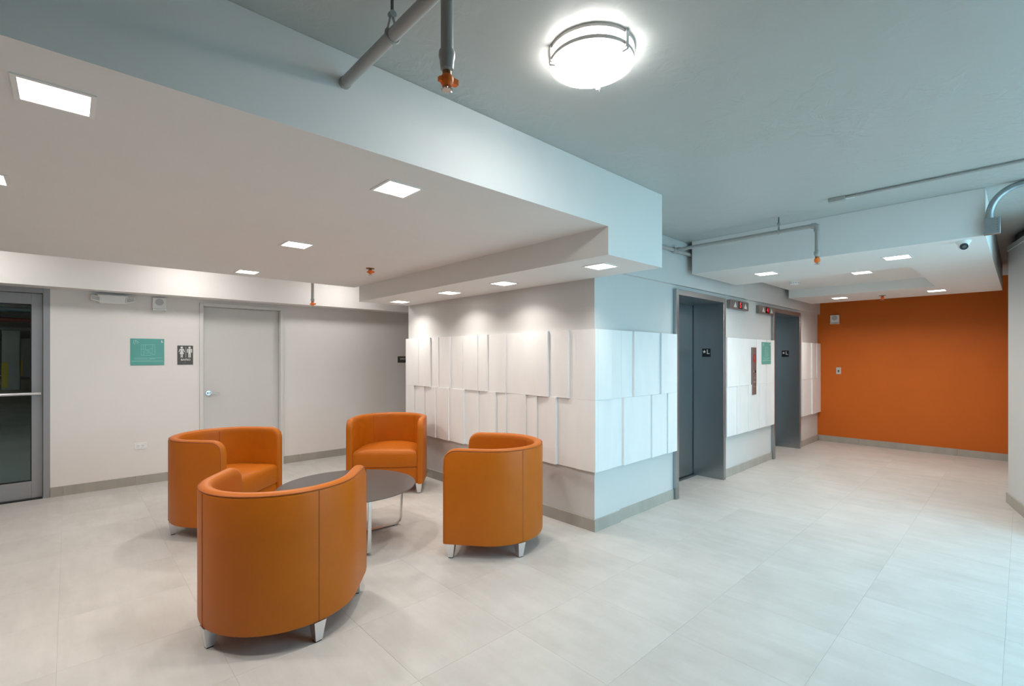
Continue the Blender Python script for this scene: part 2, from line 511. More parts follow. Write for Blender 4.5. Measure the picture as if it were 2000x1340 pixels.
for k in range(3):
    a, b_ = Vector((6.84, .10)) + d_ * (k * Ld / 3 + (-.012 if k == 0 else .0008)), Vector((6.84, .10)) + d_ * ((k + 1) * Ld / 3 - .0008)
    m_ = MB().prism([tuple(a), tuple(b_), tuple(b_ + nrm * .014), tuple(a + nrm * .014)], 0, .10, 'z')
    piece('skirting_tile', m_.mesh('skirting_tile', M['base_tile']), bb)

# ------------------------------------------------------------------ cast wall panels (parts of the elevator wall)
def board(fn, a0, a1, z0, z1, d0, d1, wall):
    """fn maps (along, depth, z) to a point; depth d0 at a0 and d1 at a1"""
    g = .0008
    c = (a0 + a1) / 2
    pts = [fn(a0 + g, 0, z0), fn(a1 - g, 0, z0), fn(a1 - g, d1, z0), fn(a0 + g, d0, z0),
           fn(a0 + g, 0, z1), fn(a1 - g, 0, z1), fn(a1 - g, d1, z1), fn(a0 + g, d0, z1)]
    o = Vector(fn(c, 0, (z0 + z1) / 2))
    m_ = MB().hexa([tuple(Vector(p) - o) for p in pts])
    piece('panel', m_.mesh('panel', M['panel']), wall, o)
ZP0, ZPM, ZP1 = 0.50, 1.092, 1.68
left = lambda a, d, z: (XL - d, a, z)
ub = [5.376, 5.071, 4.808, 4.652, 4.416, 4.183, 3.907, 3.755, 3.478, 3.052, 2.9, 2.665, 2.588, 2.384]
ud = [(.036, .038), (.036, .042), (.024, .030), (.022, .036), (.022, .034), (.028, .044), (.038, .040), (.024, .042), (.026, .042), (.052, .052), (.028, .046), (.024, .026), (.036, .036)]
lb = [5.376, 5.176, 4.947, 4.705, 4.43, 4.144, 3.903, 3.63, 3.478, 3.193, 3.049, 2.809, 2.584, 2.384]
ld = [(.036, .038), (.020, .036), (.020, .040), (.026, .046), (.030, .048), (.020, .036), (.024, .042), (.020, .038), (.022, .040), (.024, .038), (.024, .050), (.020, .032), (.036, .036)]
for bs, ds, z0, z1 in ((ub, ud, ZPM, ZP1), (lb, ld, ZP0, ZPM)):
    for k in range(len(bs) - 1):
        a1_, a0_ = bs[k], bs[k + 1]          # a0_ is nearer the camera
        board(left, a0_, a1_, z0 + .0006, z1 - .0006, ds[k][1], ds[k][0], wall_seat)
front = lambda a, d, z: (a, YE - d, z)
def run(bs, ds, z0, z1):
    wall = wall_seat if bs[0] < 4.5 else wall_mid if bs[0] < 7.5 else wall_far
    for k in range(len(bs) - 1):
        board(front, bs[k], bs[k + 1], z0 + .0006, z1 - .0006, *ds[k], wall)
run([3.19, 3.369, 3.53, 3.714, 4.185, 4.505], [(.036, .046), (.036, .030), (.030, .026), (.044, .028), (.044, .036)], ZPM, ZP1)
run([3.19, 3.369, 3.551, 4.02, 4.312, 4.505], [(.036, .036), (.030, .026), (.044, .030), (.042, .032), (.044, .036)], ZP0, ZPM)
run([5.705, 6.02, 6.41, 6.62, 6.98, 7.288], [(.034, .042), (.034, .040), (.028, .030), (.036, .030), (.034, .030)], ZPM, ZP1)
run([5.705, 5.98, 6.34, 6.72, 6.97, 7.288], [(.030, .034), (.040, .030), (.042, .028), (.036, .026), (.038, .030)], ZP0, ZPM)
run([8.505, 8.70, 8.98, 9.16, 9.29, 9.52], [(.030, .048), (.020, .030), (.050, .050), (.026, .030), (.040, .036)], ZPM, ZP1)
run([8.505, 8.78, 9.00, 9.20, 9.52], [(.034, .034), (.022, .030), (.050, .046), (.028, .036)], ZP0, ZPM)

# ------------------------------------------------------------------ door 1: glazed aluminium door to the garage
d1 = struct_empty('door_1', (-0.137, YW, 0))
DXR, DXL = -0.137, -1.26
def w1(mb, name, m_, par=None, **k):      # world-space mesh parented under the door
    mb.xf(lambda x, y, z: (x - d1.location.x, y - d1.location.y, z))
    return mb.build(name, m_, par or d1, **k)
fr = MB()
fr.box(DXR - .052, DXR, YW - .004, YW + .12, 0, 2.165)
fr.box(DXL, DXL + .052, YW - .004, YW + .12, 0, 2.165)
fr.box(DXL + .052, DXR - .052, YW - .004, YW + .12, 2.10, 2.165)
w1(fr, 'door_frame', M['doorframe'], bevel=.003)
LY0, LY1 = YW + .035, YW + .078
lx0, lx1 = DXL + .055, DXR - .055
leaf = MB()
leaf.box(lx1 - .082, lx1, LY0, LY1, .012, 2.095)
leaf.box(lx0, lx0 + .082, LY0, LY1, .012, 2.095)
leaf.box(lx0 + .082, lx1 - .082, LY0, LY1, 1.985, 2.095)
leaf.box(lx0 + .082, lx1 - .082, LY0, LY1, .012, .185)
lf = w1(leaf, 'door_leaf', M['doorframe'], bevel=.002)
gk = MB()
gx0, gx1, gz0, gz1 = lx0 + .082, lx1 - .082, .185, 1.985
for a in ((gx0, gx0 + .008, gz0, gz1), (gx1 - .008, gx1, gz0, gz1), (gx0 + .008, gx1 - .008, gz0, gz0 + .008), (gx0 + .008, gx1 - .008, gz1 - .008, gz1)):
    gk.box(a[0], a[1], LY0 + .008, LY1 - .008, a[2], a[3])
w1(gk, 'gasket', M['black'])
w1(MB().box(gx0 + .008, gx1 - .008, YW + .053, YW + .059, gz0 + .008, gz1 - .008), 'pane', M['glass'])
ph = w1(MB().tube([(lx1 - .03, LY0, 1.075), (lx1 - .03, LY0 - .045, 1.075)], .010, 12).tube([(lx0 + .03, LY0, 1.075), (lx0 + .03, LY0 - .045, 1.075)], .010, 12)
        .tube([(lx0 + .01, LY0 - .05, 1.075), (lx1 - .012, LY0 - .05, 1.075)], .0145, 16), 'push_bar', M['alu'], smooth=40)
w1(MB().box(lx0, lx1, YW, YW + .12, -.002, .010), 'threshold', M['black'])

# ------------------------------------------------------------------ door 2: painted restroom door
d2 = struct_empty('door_2', (1.172, YW, 0))
def w2(mb, name, m_, par=None, **k):
    mb.xf(lambda x, y, z: (x - d2.location.x, y - d2.location.y, z))
    return mb.build(name, m_, par or d2, **k)
fr = MB()
ax0, ax1, atop = 1.172, 2.13, 2.107
for xa, xb in ((ax0 - .004, ax0 + .036), (ax1 - .036, ax1 + .004)):
    fr.box(xa, xb, YW - .020, YW + .13, 0, atop + .004)
fr.box(ax0 + .036, ax1 - .036, YW - .020, YW + .13, atop - .036, atop + .004)
for xa, xb in ((ax0 + .036, ax0 + .052), (ax1 - .052, ax1 - .036)):
    fr.box(xa, xb, YW + .110, YW + .13, 0, atop - .036)
w2(fr, 'door_frame', M['frame_paint'], bevel=.004)
lf2 = w2(MB().box(ax0 + .039, ax1 - .039, YW + .066, YW + .109, .008, atop - .039), 'door_leaf', M['door_paint'], bevel=.002)
hx, hz, hy = 1.275, 1.0, YW + .066
w2(MB().cyl((hx, hy, hz), (hx, hy - .012, hz), .034, .030, 24), 'handle_rose', M['chrome'], smooth=40)
w2(MB().cyl((hx, hy - .012, hz), (hx, hy - .052, hz), .012, .012, 16).tube([(hx - .004, hy - .052, hz), (hx + .03, hy - .054, hz + .004), (hx + .075, hy - .052, hz), (hx + .112, hy - .046, hz - .003)], .0085, 12),
   'lever', M['chrome'], smooth=40)

# ------------------------------------------------------------------ garage behind the glass
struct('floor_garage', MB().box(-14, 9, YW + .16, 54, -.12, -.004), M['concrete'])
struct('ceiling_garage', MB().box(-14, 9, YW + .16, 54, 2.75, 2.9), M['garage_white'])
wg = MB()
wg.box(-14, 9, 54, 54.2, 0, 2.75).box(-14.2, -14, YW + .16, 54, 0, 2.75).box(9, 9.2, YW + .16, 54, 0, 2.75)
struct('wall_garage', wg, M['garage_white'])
def garage_column(x, y, label, w=.55):
    t = thing('garage_column', label, 'column', (x, y, 0), 0, 'columns in the garage behind the glass door')
    MB().box(-w / 2, w / 2, -w / 2, w / 2, -.004, 2.75).build('shaft', M['garage_white'], t)
    g = .006
    MB().box(-w / 2 - g, -w / 2 + .02, -w / 2 - g, w / 2 + g, .1, 1.2).box(-w / 2 + .02, -w / 2 + .2, -w / 2 - g, -w / 2, .1, 1.2).build('yellow_stripe', M['yellow'], t)
garage_column(-1.85, 30.6, 'nearer pale concrete column with yellow stripe seen through the glass door')
garage_column(-2.25, 48.0, 'farther pale concrete column with yellow stripe seen through the glass door')
garage_column(-3.4, 20.0, 'concrete garage column at the far edge of the glass door')
for k, (y, z, r, mm, lab) in enumerate(((9.0, 2.52, .05, 'red_pipe', 'red pipe under the garage ceiling nearest the glass door'),
                                        (12.5, 2.60, .04, 'rod', 'dark pipe under the garage ceiling behind the red pipe'),
                                        (15.0, 2.48, .06, 'rod', 'thick dark pipe under the garage ceiling'),
                                        (19.5, 2.50, .06, 'red_pipe', 'red pipe farther back under the garage ceiling'),
                                        (26.0, 2.50, .07, 'pipe', 'grey pipe farthest back under the garage ceiling'))):
    t = thing('garage_pipe', lab, 'pipe', (-2, y, z), 0, 'pipes under the garage ceiling')
    MB().cyl((-12, 0, 0), (10, 0, 0), r, n=12).build('pipe_run', M[mm], t, smooth=40)
    for x in (-3, 0, 3): MB().cyl((x, 0, 0), (x, 0, 2.75 - z), .008, n=6).build('hanger_rod', M['rod'], t)
for y, w_ in ((10.0, 'nearest the glass door'), (18.0, 'second from the glass door'), (28.0, 'third from the glass door'), (40.0, 'farthest from the glass door')):  # unseen tubes, added to brighten the garage behind the glass
    t = thing('garage_fill_lamp', 'unseen fluorescent tube added on the garage ceiling, ' + w_, 'lamp', (-5.0, y, 2.75), 0, 'added garage fill lamps')
    MB().box(-.6, .6, -.08, .08, -.05, -.001).build('housing', M['garage_white'], t)
    MB().cyl((-.58, 0, -.07), (.58, 0, -.07), .03, n=10).build('tube', M['garage_fill_lamp'], t)

# ------------------------------------------------------------------ elevators
def elevator(x0, x1, label):
    t = thing('elevator_doorway', label, 'elevator', ((x0 + x1) / 2, YE, 0), 0, 'elevator doorways in the cladding wall')
    cx = (x0 + x1) / 2
    L_ = lambda mb: mb.xf(lambda x, y, z: (x - cx, y - YE, z))
    fw, yf, yb, top = .057, 2.398, 2.775, 2.143
    for xa, xb in ((x0, x0 + fw), (x1 - fw, x1)):
        L_(MB().box(xa, xb, yf, yb, 0, top)).build('jamb', M['steel'], t, bevel=.003)
    L_(MB().box(x0 + fw, x1 - fw, yf, yb, top - fw, top)).build('header', M['steel'], t, bevel=.003)
    mid = x0 + fw + (x1 - x0 - 2 * fw) * .5
    L_(MB().box(x0 + fw - .01, mid + .01, yb + .018, yb + .04, .012, top - fw + .02)).build('door_panel', M['steel'], t)
    L_(MB().box(mid - .01, x1 - fw + .01, yb + .002, yb + .016, .012, top - fw + .02)).build('door_panel', M['steel'], t)
    L_(MB().box(x1 - fw - .007, x1 - fw + .001, yb - .002, yb + .002, .004, top - fw)).build('gap_shade_strip', M['black'], t)  # black strip paints the dark gap between door and jamb
    L_(MB().box(x0 + fw, x1 - fw, 2.72, yb + .05, -.003, .004)).build('sill', M['steel'], t)
    # black floor plate with star and letter on the visible jamb
    xs = x1 - fw - cx
    ys, zs = 2.607 - YE, 1.50
    pl = MB().box(xs - .004, xs, ys - .052, ys + .052, zs - .05, zs + .05).build('floor_plate', M['black'], t, bevel=.002)
    star = []
    for k in range(10):
        r = .022 if k % 2 == 0 else .0095
        a = math.pi / 2 + k * math.pi / 5
        star.append((ys + .024 - r * math.cos(a), zs + .012 + r * math.sin(a)))
    MB().prism(star, xs - .0055, xs - .004, 'x').build('star', M['print'], pl)
    text('lettering', 'L', .075, pl, (xs - .005, ys - .022, zs + .008), (R(90), 0, R(-90)), M['print'])
    return t
elevator(4.513, 5.697, 'stainless steel elevator doorway next to the white corner cladding')
elevator(7.295, 8.499, 'stainless steel elevator doorway nearer the orange wall')

# ------------------------------------------------------------------ elevator floor indicators, call station
def indicator(x0, x1, z0, z1, digit, label):
    cx, cz = (x0 + x1) / 2, (z0 + z1) / 2
    t = thing('floor_indicator', label, 'floor display', (cx, YR, cz), 0, 'floor displays above the cladding')
    w, hh = (x1 - x0) / 2, (z1 - z0) / 2
    MB().box(-w, w, -.045, 0, -hh, hh).build('housing', M['plate'], t, bevel=.002)
    for sx in (-1, 1):
        c = sx * w * .56 + .02
        MB().prism([(c - .045, -.032), (c + .045, -.032), (c, .034)], -.0475, -.045, 'y').build('arrow', M['arrow_lamp'], t)
    MB().box(-.065 + .02, .065 + .02, -.047, -.045, -.042, .042).build('display', M['lens'], t)
    text('digit', digit, .09, t, (.02, -.0475, -.002), (R(90), 0, 0), M['red_led'], sx=1.3)
indicator(5.80, 6.36, 2.035, 2.14, '5', 'floor display with red digit beside the first elevator doorway')
indicator(6.73, 7.27, 2.035, 2.14, '4', 'floor display with red digit beside the doorway nearer the orange wall')

t = thing('call_station', 'tall narrow steel call panel with buttons between the elevators', 'call panel', (6.51, YE - .037, 0))
MB().box(-.065, .065, -.010, .02, .96, 1.572).build('plate', M['plate'], t, bevel=.002)
MB().prism([(math.cos(k * math.pi / 12) * .05, 1.43 + math.sin(k * math.pi / 12) * .055) for k in range(24)], -.0115, -.010, 'y').build('fire_emblem', M['red_print'], t)
MB().prism([(-.020, 1.41), (.020, 1.41), (.026, 1.435), (.008, 1.475), (0, 1.455), (-.010, 1.47), (-.026, 1.435)], -.0125, -.0115, 'y').build('flame', M['plate'], t)
MB().cyl((.022, -.010, 1.26), (.022, -.016, 1.26), .016, n=16).build('keyhole', M['black'], t)
MB().cyl((-.022, -.010, 1.26), (-.022, -.013, 1.26), .008, n=12).build('indicator_lamp', M['print'], t)
for x, z in ((0, 1.175), (.016, 1.12), (-.018, 1.12), (0, 1.06)):
    MB().cyl((x, -.010, z), (x, -.017, z), .0125, n=16).build('button', M['alu'], t, smooth=40)

# ------------------------------------------------------------------ teal plan signs, restroom sign, small sign
def plan_sign(loc, w, hh, label):
    t = thing('evacuation_plan', label, 'plan sign', loc, 0)
    MB().box(-w / 2, w / 2, -.006, 0, -hh / 2, hh / 2).build('board', M['teal'], t, bevel=.0015)
    y0, y1 = -.0068, -.006
    ln = MB()
    fx = lambda u: (u - .5) * w
    fz = lambda v: (.5 - v) * hh
    def seg(u0, v0, u1, v1):
        ln.box(fx(u0), fx(u1), y0, y1, fz(v1), fz(v0))
    th = .010
    seg(.31, .22, .72, .22 + th * 1.3); seg(.31, .22, .31 + th, .63); seg(.31, .62, .60, .635)
    seg(.71, .22, .72, .60); seg(.64, .595, .72, .61); seg(.595, .52, .605, .635); seg(.64, .53, .65, .61)
    seg(.31, .40, .58, .41); seg(.37, .24, .38, .40); seg(.43, .24, .44, .40); seg(.38, .46, .60, .47)
    seg(.38, .54, .62, .55); seg(.38, .46, .39, .62); seg(.64, .24, .65, .52); seg(.58, .38, .64, .39)
    seg(.46, .44, .54, .45); seg(.48, .50, .56, .51)
    ln.build('plan_drawing', M['teal_line'], t)
    bar = MB()
    ln = bar
    seg(.03, .835, .97, .855); seg(.11, .72, .94, .732); seg(.11, .755, .5, .764); seg(.55, .75, .72, .768)
    seg(.10, .79, .60, .798)
    bar.build('text_line', M['teal_line'], t)
    lg = MB()
    for cu_, cv_, r in ((.10, .10, .022), (.15, .08, .024), (.20, .11, .022), (.09, .16, .020), (.15, .14, .02), (.20, .17, .018), (.12, .20, .02), (.23, .14, .014)):
        lg.prism([(fx(cu_) + r * w * math.cos(k * math.pi / 4), fz(cv_) + r * w * math.sin(k * math.pi / 4)) for k in range(8)], y0, y1, 'y')
    lg.build('emblem', M['teal_line'], t)
    lv = MB()
    ln = lv
    seg(.905, .055, .93, .14); seg(.93, .115, .965, .14); seg(.93, .08, .95, .10)
    lv.build('level_mark', M['print'], t)
plan_sign((0.665, YW, 1.506), .309, .303, 'teal plan sign on the pale wall beside the restroom sign')
plan_sign((6.955, YE - .034, 1.50), .33, .297, 'teal plan sign on the white cladding between the elevators')

t = thing('restroom_sign', 'dark grey restroom sign with white woman and man figures', 'sign', (1.025, YW, 1.4705))
w, hh = .156, .227
MB().box(-w / 2, w / 2, -.006, 0, -hh / 2, hh / 2).build('board', M['sign_grey'], t, bevel=.0015)
def disc(mb, cx, cz, r, n=18):
    mb.prism([(cx + r * math.cos(2 * math.pi * k / n), cz + r * math.sin(2 * math.pi * k / n)) for k in range(n)], -.0078, -.006, 'y')
def figure(name, cx, woman):
    m_ = MB()
    disc(m_, cx, .090, .0125)
    Y = (-.0078, -.006)
    if woman:
        m_.prism([(cx - .018, .074), (cx + .018, .074), (cx + .010, .050), (cx + .0215, .013), (cx - .0215, .013), (cx - .010, .050)], *Y, 'y')
        for s in (-1, 1):
            p = [(cx + s * .012, .074), (cx + s * .020, .072), (cx + s * .031, .038), (cx + s * .024, .034), (cx + s * .013, .066)]
            m_.prism(p, *Y, 'y')
            m_.box(cx + s * .0025, cx + s * .0105, *Y, -.029, .013)
    else:
        m_.box(cx - .022, cx + .022, *Y, .066, .074)
        m_.box(cx - .0125, cx + .0125, *Y, .014, .066)
        for s in (-1, 1):
            m_.box(cx + s * .017, cx + s * .026, *Y, .030, .072)
            m_.box(cx + s * .0020, cx + s * .0118, *Y, -.029, .014)
    m_.build(name, M['print'], t)
figure('woman_figure', -.036, True)
figure('man_figure', .042, False)
MB().box(.0035, .0060, -.0075, -.006, -.029, .098).build('divider', M['print'], t)
text('lettering', 'BAÑO', .030, t, (.003, -.0065, -.056), (R(90), 0, 0), M['print'], sx=1.15)
bd = MB()
for k in range(5): bd.cyl((-.012 + k * .006, -.006, -.086), (-.012 + k * .006, -.0072, -.086), .0012, n=6)
bd.build('braille', M['grey_plastic'], t)

t = thing('room_sign', 'small dark room sign half hidden behind the white cladding', 'sign', (3.99, YW, 1.408))
MB().box(-.125, .125, -.006, 0, -.05, .05).build('board', M['sign_grey'], t, bevel=.0015)
text('lettering', 'DIRECTOR', .034, t, (0, -.0065, .008), (R(90), 0, 0), M['print'])

# ------------------------------------------------------------------ wall devices
t = thing('emergency_light', 'white twin-head emergency light under the beam', 'emergency light', (0.36, YW, 2.078))
MB().prism([(-.135, .048), (.135, .048), (.118, -.046), (-.118, -.046)], -.075, 0, 'y').build('housing', M['white'], t, bevel=.010)
for s in (-1, 1):
    q = MB()
    a, b_ = Vector((s * .105, -.055, -.008)), Vector((s * .185, -.085, .004))
    q.hexa([(s * .100, -.085, -.040), (s * .100, -.02, -.040), (s * .100, -.02, .022), (s * .100, -.085, .022),
            (s * .185, -.105, -.018), (s * .185, -.03, -.018), (s * .185, -.03, .034), (s * .185, -.105, .034)])
    hd = q.build('lamp_head', M['white'], t, bevel=.010)
    MB().hexa([(s * .114, -.0885, -.026), (s * .114, -.087, -.026), (s * .114, -.087, .014), (s * .114, -.0885, .014),
               (s * .176, -.1045, -.012), (s * .176, -.103, -.012), (s * .176, -.103, .026), (s * .176, -.1045, .026)]).build('lens', M['grey_plastic'], hd)

def strobe(loc, rz, label, big=True):
    t = thing('alarm_strobe', label, 'alarm', loc, rz, 'white alarm strobes')
    w, hh = (.064, .075) if big else (.062, .075)
    MB().box(-w, w, -.035, 0, -hh + .02, hh).build('housing', M['white'], t, bevel=.005)
    g = MB()
    g.cyl((0, -.035, .025), (0, -.0365, .025), .040, n=28)
    g.build('speaker_grille', M['grey_plastic'], t)
    MB().box(-w, w, -.055, 0, -hh, -hh + .018).build('strobe_lens', M['white'], t, bevel=.004)
    MB().box(-w * .8, w * .8, -.058, -.054, -hh + .004, -hh + .013).build('lens_strip', M['grey_plastic'], t)
strobe((0.771, YW, 2.058), 0, 'white speaker strobe on the pale wall beside the emergency light')
strobe((XO, 2.176, 2.082), R(-90), 'white speaker strobe high on the orange wall')

t = thing('wall_outlet', 'white double socket plate low on the pale wall', 'socket', (0.602, YW, .437))
MB().box(-.057, .057, -.006, 0, -.036, .036).build('plate', M['white'], t, bevel=.003)
for s in (-1, 1):
    so = MB().box(s * .021 - .015, s * .021 + .015, -.0085, -.006, -.018, .018).build('socket', M['white'], t, bevel=.002)
    MB().box(s * .021 - .008, s * .021 - .0055, -.0092, -.0085, -.001, .010).box(s * .021 + .0055, s * .021 + .008, -.0092, -.0085, -.001, .010)\
        .box(s * .021 - .002, s * .021 + .002, -.0092, -.0085, -.012, -.008).build('slot', M['black'], so)

t = thing('wall_switch', 'small grey switch plate on the orange wall', 'switch', (XO, 2.125, 1.215), R(-90))
MB().box(-.036, .036, -.006, 0, -.057, .057).build('plate', M['grey_plastic'], t, bevel=.003)
MB().box(-.012, .012, -.012, -.006, -.024, .014).build('toggle', M['rod'], t, bevel=.002)

# ------------------------------------------------------------------ lamps
def area_light(parent, loc, size, watts, spread):
    ld_ = bpy.data.lights.new('downlight_lamp', 'AREA')
    ld_.shape = 'SQUARE'; ld_.size = size
    ld_.energy = watts; ld_.color = WARM; ld_.spread = R(spread)
    o = bpy.data.objects.new('downlight_lamp', ld_)
    COL.objects.link(o)
    o.parent = parent; o.location = loc

def trim_mesh():
    m_ = MB()
    a, b_, z0 = .0975, .083, -.004
    for x0, x1, y0, y1 in ((-a, a, -a, -b_), (-a, a, b_, a), (-a, -b_, -b_, b_), (b_, a, -b_, b_)):
        m_.box(x0, x1, y0, y1, z0, .001)
    return m_.mesh('trim', M['white'])
TRIM = trim_mesh()
DIFF = MB().box(-.083, .083, -.083, .083, -.0025, .001).mesh('diffuser', M['diffuser'])
def downlight(x, y, z, label, group):
    t = thing('recessed_downlight', label, 'downlight', (x, y, z), 0, group)
    piece('trim', TRIM, t)
    piece('diffuser', DIFF, t)
    w_, s_ = {G1: (DOWN_W, DOWN_SPREAD), G2: (STRIP_W, STRIP_SPREAD), G3: (CANOPY_W, CANOPY_SPREAD)}[group]
    area_light(t, (0, 0, -.006), .15, w_, s_)
G1, G2, G3 = 'downlights in the soffit over the seating', 'downlights in the strip beside the cladding', 'downlights in the elevator canopy'
downlight(-.03, 2.12, ZS, 'largest square downlight, in the soffit edge above the glass door', G1)
downlight(-.302, 3.28, ZS, 'square soffit downlight cut by the edge of the picture', G1)
downlight(1.197, 2.125, ZS, 'square soffit downlight near the fascia, midway along it', G1)
downlight(1.245, 3.69, ZS, 'middle one of the square soffit downlights in line with the restroom door', G1)
downlight(1.288, 5.2, ZS, 'square soffit downlight closest to the pale beam', G1)
downlight(2.815, 2.08, ZB, 'square downlight in the low strip at its outer corner', G2)
downlight(2.835, 3.15, ZB, 'second square downlight along the low strip from the outer corner', G2)
downlight(2.845, 3.99, ZB, 'third square downlight along the low strip from the outer corner', G2)
downlight(2.88, 5.04, ZB, 'last square downlight of the low strip, nearest the back wall', G2)
downlight(5.235, 1.795, CZ, 'square canopy downlight at the front, nearest the first elevator', G3)
downlight(5.205, .735, CZ, 'square canopy downlight next to the security camera', G3)
downlight(6.71, 1.27, CZR, 'square downlight in the raised middle of the canopy', G3)
downlight(8.18, 1.81, CZ, 'square canopy downlight at the back, nearest the far elevator', G3)
downlight(8.19, .76, CZ, 'square canopy downlight at the back, nearest the entrance wall', G3)
downlight(-1.45, 4.7, ZS, 'unseen soffit downlight added near the glass door', G1)  # added out of view to light the left part of the lobby

def drum_lamp(x, y, label, estr=None):
    t = thing('ceiling_lamp', label, 'ceiling lamp', (x, y, ZC), 0, 'round drum ceiling lamps')
    r = .163
    MB().lathe([(r - .010, -.002), (r - .010, -.056)], n=48).build('side_glass', M['drum_side'], t, smooth=50)
    MB().lathe([(r - .010, -.056), (r - .016, -.063), (r * .8, -.068), (r * .4, -.071), (.0001, -.072)], n=48).build('glass', M['drum_glass'], t, smooth=50)
    MB().lathe([(r - .012, -.001), (r, -.001), (r, -.014), (r - .009, -.014)], n=48).build('upper_ring', M['nickel'], t, smooth=40)
    MB().lathe([(r - .009, -.042), (r, -.042), (r, -.056), (r - .009, -.056), (r - .009, -.042)], n=48).build('lower_ring', M['nickel'], t, smooth=40)
    for k in range(3):
        a = R(-92 + 120 * k)
        c, s = math.cos(a), math.sin(a)
        m_ = MB().box(r - .004, r + .006, -.009, .009, -.064, -.001).box(r - .018, r + .006, -.005, .005, -.073, -.062)
        m_.xf(lambda px, py, pz: (px * c - py * s, px * s + py * c, pz))
        m_.build('bracket', M['nickel'], t, bevel=.001)
    return t
drum_lamp(1.49, 1.145, 'round drum lamp with two metal rings on the grey ceiling')
drum_lamp(-.75, 6.02, 'round drum lamp above the gap in front of the beam, near the glass door')
drum_lamp(1.0, 6.02, 'unseen drum lamp added above the gap in front of the beam, near the restroom door')  # hidden third lamp, added to brighten the beam and back wall
drum_lamp(2.75, 6.02, 'round drum lamp above the gap in front of the beam, near the cladding')

# ------------------------------------------------------------------ sprinklers and pipes
def sprinkler_parts(t, x, y, z, s=1.0):
    """pendent head hanging from z: threaded neck, orange shroud, toothed deflector"""
    MB().cyl((x, y, z), (x, y, z - .012 * s), .013 * s, n=12).build('neck', M['brass'], t, smooth=40)
    c = MB().lathe([(.0001, -.010 * s), (.014 * s, -.012 * s), (.019 * s, -.020 * s), (.019 * s, -.034 * s), (.013 * s, -.044 * s), (.0001, -.044 * s)], (x, y, z), 14)
    c.box(x + .008 * s, x + .032 * s, y - .012 * s, y + .004 * s, z - .034 * s, z - .018 * s)
    c.box(x - .026 * s, x - .010 * s, y - .004 * s, y + .008 * s, z - .036 * s, z - .024 * s)
    c.build('orange_cap', M['orange_cap'], t, smooth=40)
    dfl = MB().cyl((x, y, z - .044 * s), (x, y, z - .052 * s), .005 * s, n=8)
    poly = []
    for k in range(24):
        r = (.017 if k % 2 == 0 else .012) * s
        poly.append((x + r * math.cos(k * math.pi / 12), y + r * math.sin(k * math.pi / 12)))
    dfl.prism(poly, z - .055 * s, z - .052 * s, 'z')
    dfl.build('deflector', M['chrome'], t)

def hanger(t, x, y, z, r, top):
    m_ = MB().cyl((x, y, z + r + .055), (x, y, top), .0055, n=8)
    m_.build('hanger_rod', M['rod'], t, smooth=40)
    pts = []
    for k in range(25):
        a = R(-230 + 280 * k / 24)
        pts.append((x + (r + .003) * math.cos(a), y, z + (r + .003) * math.sin(a)))
    pts = [(x, y, z + r + .062)] + pts + [(x, y, z + r + .062)]
    MB().tube(pts, .0045, 8).build('hanger_loop', M['pipe'], t, smooth=50)
    MB().cyl((x, y - .009, z + r + .050), (x, y + .009, z + r + .050), .012, n=14).build('hanger_nut', M['galv'], t, smooth=40)

t = thing('sprinkler_pipe', 'thick grey sprinkler pipe entering the fascia, with orange-capped drop', 'pipe', (.788, 1.117, 0))
px, py = .788, 1.117
W_ = lambda mb: mb.xf(lambda x, y, z: (x - px, y - py, z))
W_(MB().cyl((px, .20, 2.517), (px, 1.812, 2.517), .0208, n=28)).build('main_pipe', M['pipe'], t, smooth=40)
W_(MB().cyl((px, 1.790, 2.517), (px, 1.8065, 2.517), .0225, n=28)).build('escutcheon', M['pipe'], t, smooth=40)
W_(MB().cyl((px, py, 2.517), (px, py, 2.31), .0178, n=24)).build('drop_pipe', M['pipe'], t, smooth=40)
W_(MB().lathe([(.0178, .008), (.0225, .006), (.0235, -.002), (.0235, -.010), (.021, -.018), (.0185, -.045), (.0130, -.050), (.0001, -.050)], (px, py, 2.312), 24)).build('reducer', M['pipe'], t, smooth=40)
def local_hanger(t, ox, oy, x, y, z, r, top):
    hanger(t, x - ox, y - oy, z, r, top)
local_hanger(t, px, py, px, 1.43, 2.517, .0208, ZC)
sprinkler_parts(t, 0, 0, 2.263, 1.0)

t = thing('sprinkler_pipe', 'thin grey sprinkler pipe crossing in front of the canopy fascia', 'pipe', (4.43, 1.135, 0))
ox, oy = 4.43, 1.135
W_ = lambda mb: mb.xf(lambda x, y, z: (x - ox, y - oy, z))
W_(MB().cyl((4.43, 2.365, 2.515), (4.43, 1.16, 2.515), .017, n=20)).build('branch_pipe', M['pipe'], t, smooth=40)
W_(MB().cyl((3.25, 2.365, 2.512), (8.9, 2.365, 2.512), .019, n=20)).build('wall_pipe', M['pipe'], t, smooth=40)
W_(MB().cyl((4.385, 2.365, 2.512), (4.475, 2.365, 2.512), .026, n=20).cyl((4.43, 2.365, 2.513), (4.43, 2.31, 2.515), .023, n=20)).build('tee', M['pipe'], t, smooth=40)
el = [(4.43, 1.175, 2.515), (4.43, 1.150, 2.513), (4.43, 1.138, 2.505), (4.43, 1.135, 2.490), (4.43, 1.135, 2.465)]
W_(MB().tube(el, .023, 18)).build('elbow', M['pipe'], t, smooth=50)
W_(MB().cyl((4.43, 1.135, 2.48), (4.43, 1.135, 2.30), .0165, n=20)).build('drop_pipe', M['pipe'], t, smooth=40)
W_(MB().lathe([(.0165, .006), (.021, .004), (.0225, -.008), (.0225, -.020), (.018, -.032), (.014, -.042), (.0001, -.042)], (4.43, 1.135, 2.30), 20)).build('reducer', M['pipe'], t, smooth=40)
local_hanger(t, ox, oy, 4.43, 1.42, 2.515, .017, ZC)
